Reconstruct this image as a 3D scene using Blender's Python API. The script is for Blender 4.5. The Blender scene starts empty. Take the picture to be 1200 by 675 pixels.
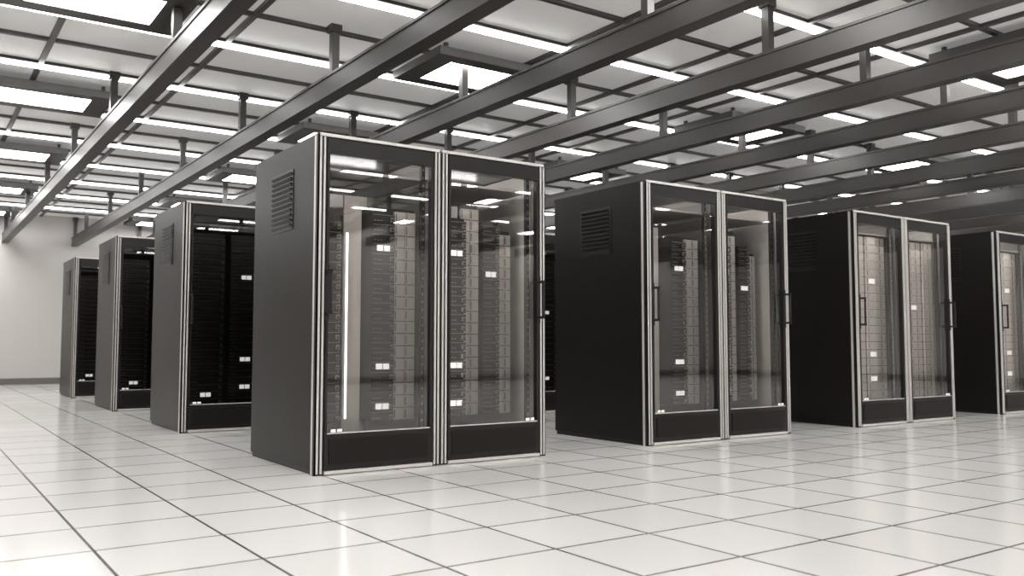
import bpy, math, random
from mathutils import Vector
random.seed(4)
S=bpy.context.scene
S.view_settings.view_transform='Standard'
S.view_settings.look='None'

# ---------------- materials ----------------
def lin(c): 
    c=c/255.0
    return c/12.92 if c<=0.04045 else ((c+0.055)/1.055)**2.4
def rgb(r,g,b): return (lin(r),lin(g),lin(b),1)
def mat(name,col,rough=0.5,metal=0.0,emit=0.0,ecol=None,noise=0.0,nscale=8.0,stretch=(1,1,1),spec=0.5):
    m=bpy.data.materials.new(name); m.use_nodes=True
    nt=m.node_tree; b=nt.nodes['Principled BSDF']
    b.inputs['Base Color'].default_value=col
    b.inputs['Roughness'].default_value=rough
    b.inputs['Metallic'].default_value=metal
    b.inputs['Specular IOR Level'].default_value=spec
    if emit>0:
        b.inputs['Emission Color'].default_value=ecol or (1,0.99,0.975,1)
        b.inputs['Emission Strength'].default_value=emit
    if noise>0:
        tc=nt.nodes.new('ShaderNodeTexCoord'); mp=nt.nodes.new('ShaderNodeMapping')
        mp.inputs['Scale'].default_value=stretch
        n=nt.nodes.new('ShaderNodeTexNoise'); n.inputs['Scale'].default_value=nscale
        n.inputs['Detail'].default_value=4
        mx=nt.nodes.new('ShaderNodeMix'); mx.data_type='RGBA'
        mx.inputs['A'].default_value=[c*(1-noise) for c in col[:3]]+[1]
        mx.inputs['B'].default_value=[min(1,c*(1+noise)) for c in col[:3]]+[1]
        nt.links.new(tc.outputs['Object'],mp.inputs['Vector'])
        nt.links.new(mp.outputs['Vector'],n.inputs['Vector'])
        nt.links.new(n.outputs['Fac'],mx.inputs['Factor'])
        nt.links.new(mx.outputs['Result'],b.inputs['Base Color'])
    return m

M_shell=mat('cabinet_paint',rgb(30,27,25),0.36,0.0,noise=0.12,nscale=3,spec=0.18)
M_frame=mat('door_frame_paint',rgb(28,25,24),0.38,spec=0.35)
M_alu=mat('aluminium_trim',rgb(215,211,207),0.35,0.25)
M_dark=mat('rack_black',rgb(20,18,17),0.45)
M_int=mat('rack_panel_lit_tone',rgb(196,190,184),0.6,noise=0.1)  # pale tone carries reflected brightness seen behind the door glass
M_srv=mat('server_black',rgb(22,20,19),0.4,0.1)
M_bez=mat('server_bezel',rgb(125,119,114),0.4,0.15)
M_cad=mat('drive_caddy',rgb(200,194,188),0.45,0.1,noise=0.12,nscale=14)
M_led=mat('status_display',rgb(232,228,222),0.4,emit=0.7)
M_bar=mat('rack_light_bar',rgb(255,252,246),0.4,emit=2.5)
M_fill=mat('rack_added_fill_glow',rgb(255,252,246),0.4,emit=26.0)  # glow added only to brighten the cabinet interiors
M_lab=mat('label_white',rgb(235,230,225),0.5,emit=0.3)

def glass():
    m=bpy.data.materials.new('door_glass'); m.use_nodes=True; nt=m.node_tree
    nt.nodes.clear()
    o=nt.nodes.new('ShaderNodeOutputMaterial'); t=nt.nodes.new('ShaderNodeBsdfTransparent')
    t.inputs['Color'].default_value=(0.89,0.88,0.87,1)
    g=nt.nodes.new('ShaderNodeBsdfGlossy'); g.inputs['Roughness'].default_value=0.01
    g.inputs['Color'].default_value=(1,0.985,0.97,1)
    f=nt.nodes.new('ShaderNodeFresnel'); f.inputs['IOR'].default_value=2.05
    mx=nt.nodes.new('ShaderNodeMixShader')
    nt.links.new(f.outputs[0],mx.inputs[0]); nt.links.new(t.outputs[0],mx.inputs[1]); nt.links.new(g.outputs[0],mx.inputs[2])
    nt.links.new(mx.outputs[0],o.inputs[0]); return m
M_glass=glass()

# ---------------- mesh builder ----------------
class MB:
    def __init__(s): s.v=[];s.f=[];s.m=[];s.mats=[]
    def mi(s,m):
        if m not in s.mats: s.mats.append(m)
        return s.mats.index(m)
    def box(s,x0,x1,y0,y1,z0,z1,m):
        b=len(s.v); i=s.mi(m)
        s.v+=[(x0,y0,z0),(x1,y0,z0),(x1,y1,z0),(x0,y1,z0),(x0,y0,z1),(x1,y0,z1),(x1,y1,z1),(x0,y1,z1)]
        for q in [(0,3,2,1),(4,5,6,7),(0,1,5,4),(1,2,6,5),(2,3,7,6),(3,0,4,7)]:
            s.f.append(tuple(b+k for k in q)); s.m.append(i)
    def cbox(s,x0,x1,y0,y1,z0,z1,c,m):
        b=len(s.v); i=s.mi(m)
        p=[(x0+c,y0),(x1-c,y0),(x1,y0+c),(x1,y1-c),(x1-c,y1),(x0+c,y1),(x0,y1-c),(x0,y0+c)]
        s.v+=[(x,y,z0) for x,y in p]+[(x,y,z1) for x,y in p]
        s.f.append(tuple(b+k for k in reversed(range(8)))); s.m.append(i)
        s.f.append(tuple(b+8+k for k in range(8))); s.m.append(i)
        for k in range(8):
            n=(k+1)%8; s.f.append((b+k,b+n,b+8+n,b+8+k)); s.m.append(i)
    def quad(s,pts,m):
        b=len(s.v); s.v+=pts; s.f.append((b,b+1,b+2,b+3)); s.m.append(s.mi(m))
    def mesh(s,name):
        me=bpy.data.meshes.new(name); me.from_pydata(s.v,[],s.f)
        for m in s.mats: me.materials.append(m)
        me.polygons.foreach_set('material_index',s.m); me.update(); return me
    def obj(s,name,loc=(0,0,0)):
        o=bpy.data.objects.new(name,s.mesh(name)); o.location=loc
        S.collection.objects.link(o); return o

# ---------------- room ----------------
X0,X1,Y0,Y1=-5.0,17.5,-6.0,19.0
CZ=3.25
def tilemat():
    m=bpy.data.materials.new('floor_tile'); m.use_nodes=True; nt=m.node_tree; b=nt.nodes['Principled BSDF']
    b.inputs['Specular IOR Level'].default_value=0.7
    tc=nt.nodes.new('ShaderNodeTexCoord'); mp=nt.nodes.new('ShaderNodeMapping')
    mp.inputs['Location'].default_value=(-0.60,-3.56,0)
    br=nt.nodes.new('ShaderNodeTexBrick'); br.offset=0; br.squash=1
    T=0.47
    br.inputs['Scale'].default_value=1.0
    br.inputs['Brick Width'].default_value=T; br.inputs['Row Height'].default_value=T
    br.inputs['Mortar Size'].default_value=0.006; br.inputs['Mortar Smooth'].default_value=0.1
    br.inputs['Color1'].default_value=rgb(236,234,231); br.inputs['Color2'].default_value=rgb(229,227,224)
    br.inputs['Mortar'].default_value=rgb(80,73,69)
    n=nt.nodes.new('ShaderNodeTexNoise'); n.inputs['Scale'].default_value=1.3
    mr=nt.nodes.new('ShaderNodeMapRange'); mr.inputs['To Min'].default_value=0.07; mr.inputs['To Max'].default_value=0.17
    nt.links.new(tc.outputs['Object'],mp.inputs[0]); nt.links.new(mp.outputs[0],br.inputs[0])
    nt.links.new(br.outputs['Color'],b.inputs['Base Color'])
    nt.links.new(tc.outputs['Object'],n.inputs[0]); nt.links.new(n.outputs[0],mr.inputs[0]); nt.links.new(mr.outputs[0],b.inputs['Roughness'])
    bp=nt.nodes.new('ShaderNodeBump'); bp.inputs['Strength'].default_value=0.3; bp.inputs['Distance'].default_value=0.002; bp.invert=True
    nt.links.new(br.outputs['Fac'],bp.inputs['Height']); nt.links.new(bp.outputs[0],b.inputs['Normal'])
    return m
M_floor=tilemat()
M_wall=mat('wall_paint',rgb(188,184,181),0.6,noise=0.03,nscale=0.6)
M_base=mat('baseboard_paint',rgb(105,99,95),0.5)
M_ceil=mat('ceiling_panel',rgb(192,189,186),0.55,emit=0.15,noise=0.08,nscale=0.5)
M_grid=mat('ceiling_grid_metal',rgb(60,55,52),0.45)
M_beam=mat('beam_metal',rgb(50,46,43),0.4,0.1,noise=0.1,nscale=2)
M_strip=mat('strip_emitter',rgb(255,253,250),0.4,emit=15.5)
M_panel=mat('panel_emitter',rgb(255,253,250),0.4,emit=20.0)

b=MB(); b.box(X0-.2,X1+.2,Y0-.2,Y1+.2,-0.2,0,M_floor); b.obj('floor')
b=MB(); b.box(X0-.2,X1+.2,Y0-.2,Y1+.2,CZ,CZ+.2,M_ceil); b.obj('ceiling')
for nm,a in (('wall_back',(X0-.2,X1+.2,Y1,Y1+.2)),('wall_front',(X0-.2,X1+.2,Y0-.2,Y0)),('wall_left',(X0-.2,X0,Y0,Y1)),('wall_right',(X1,X1+.2,Y0,Y1))):
    b=MB(); b.box(*a,0,CZ,M_wall); b.obj(nm)
for nm,a in (('baseboard_back',(X0,X1,Y1-.02,Y1)),('baseboard_front',(X0,X1,Y0,Y0+.02)),('baseboard_left',(X0,X0+.02,Y0+.02,Y1-.02)),('baseboard_right',(X1-.02,X1,Y0+.02,Y1-.02))):
    b=MB(); b.box(*a,0,0.12,M_base); b.obj(nm)

SP=1.485; SY=[4.18+SP*k for k in range(-6,10)]
BX=[1.50+1.185*k for k in range(-5,14)]
b=MB()
for x in BX:
    if X0<x-.6: b.box(x-.6-.022,x-.6+.022,Y0,Y1,CZ-.03,CZ-.001,M_grid)
for y in SY:
    for yy,t in ((y,.06),(y+SP/2,.022)):
        if Y0<yy<Y1: b.box(X0,X1,yy-t,yy+t,CZ-.029,CZ-.001,M_grid)
b.obj('ceiling_grid')
for y in SY:
    if not(Y0+.1<y<Y1-.1): continue
    b=MB(); b.box(X0+.3,X1-.3,y-.022,y+.022,CZ-.055,CZ-.032,M_strip)
    b.obj('strip_light')
PY=[4.05+2.27*k for k in range(-4,7)]
for x in BX:
    if not(X0+.2<x<X1-.2): continue
    b=MB(); z=2.68
    b.box(x-.06,x+.06,Y0,Y1,z,z+.02,M_beam)
    b.box(x-.06,x+.06,Y0,Y1,z+.15,z+.17,M_beam)
    b.box(x-.05,x+.05,Y0,Y1,z+.02,z+.15,M_beam)
    for y in PY+[Y1-.06]:
        if Y0<y<Y1: 
            b.box(x-.03,x+.03,y-.03,y+.03,z+.17,CZ,M_beam)
            b.box(x-.045,x+.045,y-.045,y+.045,CZ-.06,CZ,M_beam)
    b.obj('ceiling_beam')
for px in (-2.6,1.0,4.1,7.6,11.1,14.6):
    for py in (-5.35,-2.4,0.56,3.53,6.5,9.47,12.44,15.4,18.2):
        if not (Y0+.5<py<Y1-.5): continue
        b=MB(); w,h=.60,.42; z0=CZ-.13; z1=CZ-.06
        b.box(px-w,px+w,py-h,py+h,z0+.02,z1,M_grid)
        iw,ih=.41,.27
        b.box(px-w,px+w,py-h,py-ih,z0,z0+.02,M_beam); b.box(px-w,px+w,py+ih,py+h,z0,z0+.02,M_beam)
        b.box(px-w,px-iw,py-ih,py+ih,z0,z0+.02,M_beam); b.box(px+iw,px+w,py-ih,py+ih,z0,z0+.02,M_beam)
        b.box(px-iw,px+iw,py-ih,py+ih,z0+.006,z0+.018,M_panel)
        for sx in (-1,1):
            for sy in (-1,1):
                b.box(px+sx*.5-.015,px+sx*.5+.015,py+sy*.34-.015,py+sy*.34+.015,z1,CZ,M_beam)
        b.obj('ceiling_light_panel')

# ---------------- cabinet ----------------
W,D,H=1.66,1.13,2.0
def build_cabinet(bar,lit,style=0):
    b=MB()
    b.box(.015,W-.015,.03,D-.01,0.0,.05,M_dark)
    b.box(0,W,.02,D,1.965,H,M_shell)
    b.box(.005,W-.005,D-.02,D,.03,1.965,M_shell)
    for x0,x1 in ((0,.02),(W-.02,W)):
        b.box(x0,x1,.06,D-.02,.03,1.965,M_shell)
    b.box(.82,.84,.08,D-.02,.05,1.965,M_bez if lit else M_dark)  # divider and back panel
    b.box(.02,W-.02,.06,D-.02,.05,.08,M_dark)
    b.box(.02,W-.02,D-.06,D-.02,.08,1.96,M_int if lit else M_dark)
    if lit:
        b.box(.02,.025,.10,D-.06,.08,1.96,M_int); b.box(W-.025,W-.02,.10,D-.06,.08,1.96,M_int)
    for s in (0,1):
        vx=(-.004,.0) if s==0 else (W,W+.004)
        b.box(vx[0],vx[1],.39,.77,1.47,1.85,M_frame)
        for k in range(11):
            z=1.485+k*.0325
            if s==0: b.quad([(-.004,.41,z),(-.004,.75,z),(-.018,.75,z+.018),(-.018,.41,z+.018)],M_shell); b.box(-.018,-.004,.41,.75,z+.017,z+.02,M_shell)
            else: b.quad([(W+.004,.75,z),(W+.004,.41,z),(W+.018,.41,z+.018),(W+.018,.75,z+.018)],M_shell); b.box(W+.004,W+.018,.41,.75,z+.017,z+.02,M_shell)
    b.box(-.004,.0,.022,.045,.0,H-.01,M_alu); b.box(W,W+.004,.022,.045,.0,H-.01,M_alu)
    b.box(-.002,.02,.0,.06,0,H,M_frame); b.box(W-.02,W+.002,.0,.06,0,H,M_frame)
    for k0 in (0,.83):
        x0=k0; x1=k0+.83
        for a,c in ((x0,x0+.055),(x1-.055,x1)):
            b.box(a,c,.0,.06,.0,1.985,M_frame)
            for r in range(2):
                rx=a+.009+r*.024
                b.cbox(rx,rx+.012,-.012,.0,.01,1.98,.003,M_alu)
        dx0,dx1=x0+.058,x1-.058
        b.box(dx0,dx1,-.006,.03,1.885,1.975,M_frame)
        b.box(dx0,dx1,-.006,.03,.03,.235,M_frame)
        b.box(dx0+.03,dx1-.03,-.012,-.006,.06,.205,M_shell)
        b.box(dx0,dx0+.016,-.006,.03,.235,1.885,M_frame)
        b.box(dx1-.016,dx1,-.006,.03,.235,1.885,M_frame)
        b.box(dx0+.016,dx1-.016,-.008,.005,.235,.241,M_alu)
        b.quad([(dx0+.016,.012,.236),(dx1-.016,.012,.236),(dx1-.016,.012,1.885),(dx0+.016,.012,1.885)],M_glass)
        b.box(dx0,dx1,-.015,.03,.005,.024,M_alu)
        b.box(x0+.01,x1-.01,-.004,.03,1.985,H+.003,M_alu)
        if lit:  # added fill strips, tucked behind the door frame and under the roof
            b.box(dx0+.06,dx1-.06,.06,.085,1.915,1.94,M_fill)
            b.box(x0+.03,x0+.045,.062,.075,.3,1.85,M_fill)
            b.box(dx0+.06,dx1-.06,.70,.72,1.90,1.92,M_fill)
        lx=dx0+.04 if k0==0 else dx1-.11
        b.box(lx,lx+.03,-.008,-.006,.245,.262,M_lab); b.box(lx+.04,lx+.07,-.008,-.006,.245,.262,M_lab)
        hx=dx0-.004 if k0==0 else dx1-.012
        b.cbox(hx,hx+.016,-.075,-.058,.93,1.19,.004,M_dark)
        for hz in (.93,1.172): b.box(hx,hx+.016,-.075,-.006,hz,hz+.018,M_dark)
        b.box(hx-.006,hx+.022,-.012,-.004,.90,1.22,M_frame)
        for rx in (x0+.06,x1-.085):
            b.box(rx,rx+.025,.10,.13,.08,1.95,M_dark)
            for k in range(36): b.box(rx+.008,rx+.017,.098,.10,.12+k*.05,.135+k*.05,M_bez)
    def caddies(xa,xb,y,za,zb,n,step,leds=()):
        z=za; j=0
        while z+step<zb:
            w=(xb-xa)/n
            for k in range(n):
                b.box(xa+k*w+.002,xa+(k+1)*w-.002,y,y+.03,z+.002,z+step-.003,M_cad)
                b.box(xa+k*w+.008,xa+k*w+.014,y-.004,y,z+.012,z+step-.014,M_bez)
            if j in leds:
                c=(xa+xb)/2
                b.box(c-.045,c-.004,y-.008,y-.001,z+.014,z+.056,M_led)
                b.box(c+.004,c+.045,y-.008,y-.001,z+.014,z+.056,M_led)
            z+=step; j+=1
        b.box(xa,xb,y+.02,y+.04,za,zb,M_dark)
    def column(xa,xb,y,za,zb,leds,side=True):
        b.box(xa+.004,xb-.004,y+.02,y+.5,za,zb,M_srv)
        z=za; k=0
        while z+.062<zb+.01:
            b.box(xa,xb,y,y+.02,z+.003,z+.058,M_srv)
            b.box(xa+.004,xb-.004,y-.003,y,z+.051,z+.055,M_bez)
            b.box(xb-.034,xb-.010,y-.014,y,z+.012,z+.040,M_bez)
            b.box(xb-.028,xb-.016,y-.018,y-.014,z+.016,z+.028,M_dark)
            for q in range(3):
                b.box(xa+.012+q*.022,xa+.026+q*.022,y-.002,y,z+.014,z+.020,M_bez)
            if k in leds:
                c=(xa+xb)/2
                b.box(c-.045,c-.004,y-.006,y,z+.010,z+.046,M_led)
                b.box(c+.004,c+.045,y-.006,y,z+.010,z+.046,M_led)
            z+=.062; k+=1
    if lit and style==0:
        column(.10,.25,.22,.28,1.52,())
        if bar: b.cbox(.275,.287,.20,.212,.30,1.45,.003,M_bar)
        b.box(.30,.42,.30,.32,.1,1.7,M_int)
        column(.43,.585,.16,.28,1.62,{1,5,17})
        caddies(.59,.74,.17,.28,1.62,2,.078)
        caddies(.90,.97,.17,.28,1.60,1,.078)
        column(.975,1.12,.16,.28,1.60,{1,5,17})
        caddies(1.125,1.27,.24,.28,1.72,2,.078)
        column(1.29,1.43,.22,.28,1.60,{15})
        caddies(1.435,1.55,.26,.28,1.55,2,.078)
    elif lit:
        caddies(.10,.40,.16,.16,1.80,3,.078)
        caddies(.41,.56,.14,.16,1.80,1,.078,{3,6,15})
        caddies(.57,.74,.16,.16,1.80,2,.078)
        caddies(.93,1.08,.14,.16,1.80,1,.078,{3,6,17})
        caddies(1.09,1.38,.16,.16,1.80,3,.078,{12})
        caddies(1.39,1.56,.14,.16,1.80,2,.078)
    else:
        column(.10,.40,.16,.16,1.75,{2})
        if bar: b.cbox(.415,.432,.14,.16,.30,1.70,.004,M_bar)
        column(.45,.74,.16,.16,1.75,{3,7,19})
        column(.93,1.23,.16,.16,1.75,{5})
        column(1.25,1.56,.16,.16,1.75,{3,15})
    b.box(.06,.80,.12,.9,1.81,1.825,M_bez); b.box(.88,1.60,.12,.9,1.81,1.825,M_bez)
    return b.mesh('server_cabinet')
CAB=build_cabinet(True,True); CAB2=build_cabinet(False,True); CAB3=build_cabinet(True,False); CAB4=build_cabinet(False,False); CAB5=build_cabinet(False,True,1)
for r in range(4):
    for k in range(5):
        if k==0: me=CAB if r==0 else (CAB3 if r==3 else CAB4)
        else: me=(CAB2 if k==1 else CAB5) if r==0 else CAB4
        o=bpy.data.objects.new('server_cabinet',me)
        o.location=(1.96+2.61*k,4.83+2.97*r,0)
        S.collection.objects.link(o)

# ---------------- camera ----------------
cd=bpy.data.cameras.new('camera'); cam=bpy.data.objects.new('camera',cd)
S.collection.objects.link(cam); S.camera=cam
cd.sensor_width=36; cd.lens=1027/1200*36; cd.clip_start=.05
cd.dof.use_dof=True; cd.dof.focus_distance=5.8; cd.dof.aperture_fstop=2.8
cam.location=(0,0,.754)
cam.rotation_euler=(math.radians(93.7),0,math.radians(-34.7))
w=bpy.data.worlds.new('world'); S.world=w
w.use_nodes=True; w.node_tree.nodes['Background'].inputs[0].default_value=(.5,.49,.48,1); w.node_tree.nodes['Background'].inputs[1].default_value=.2
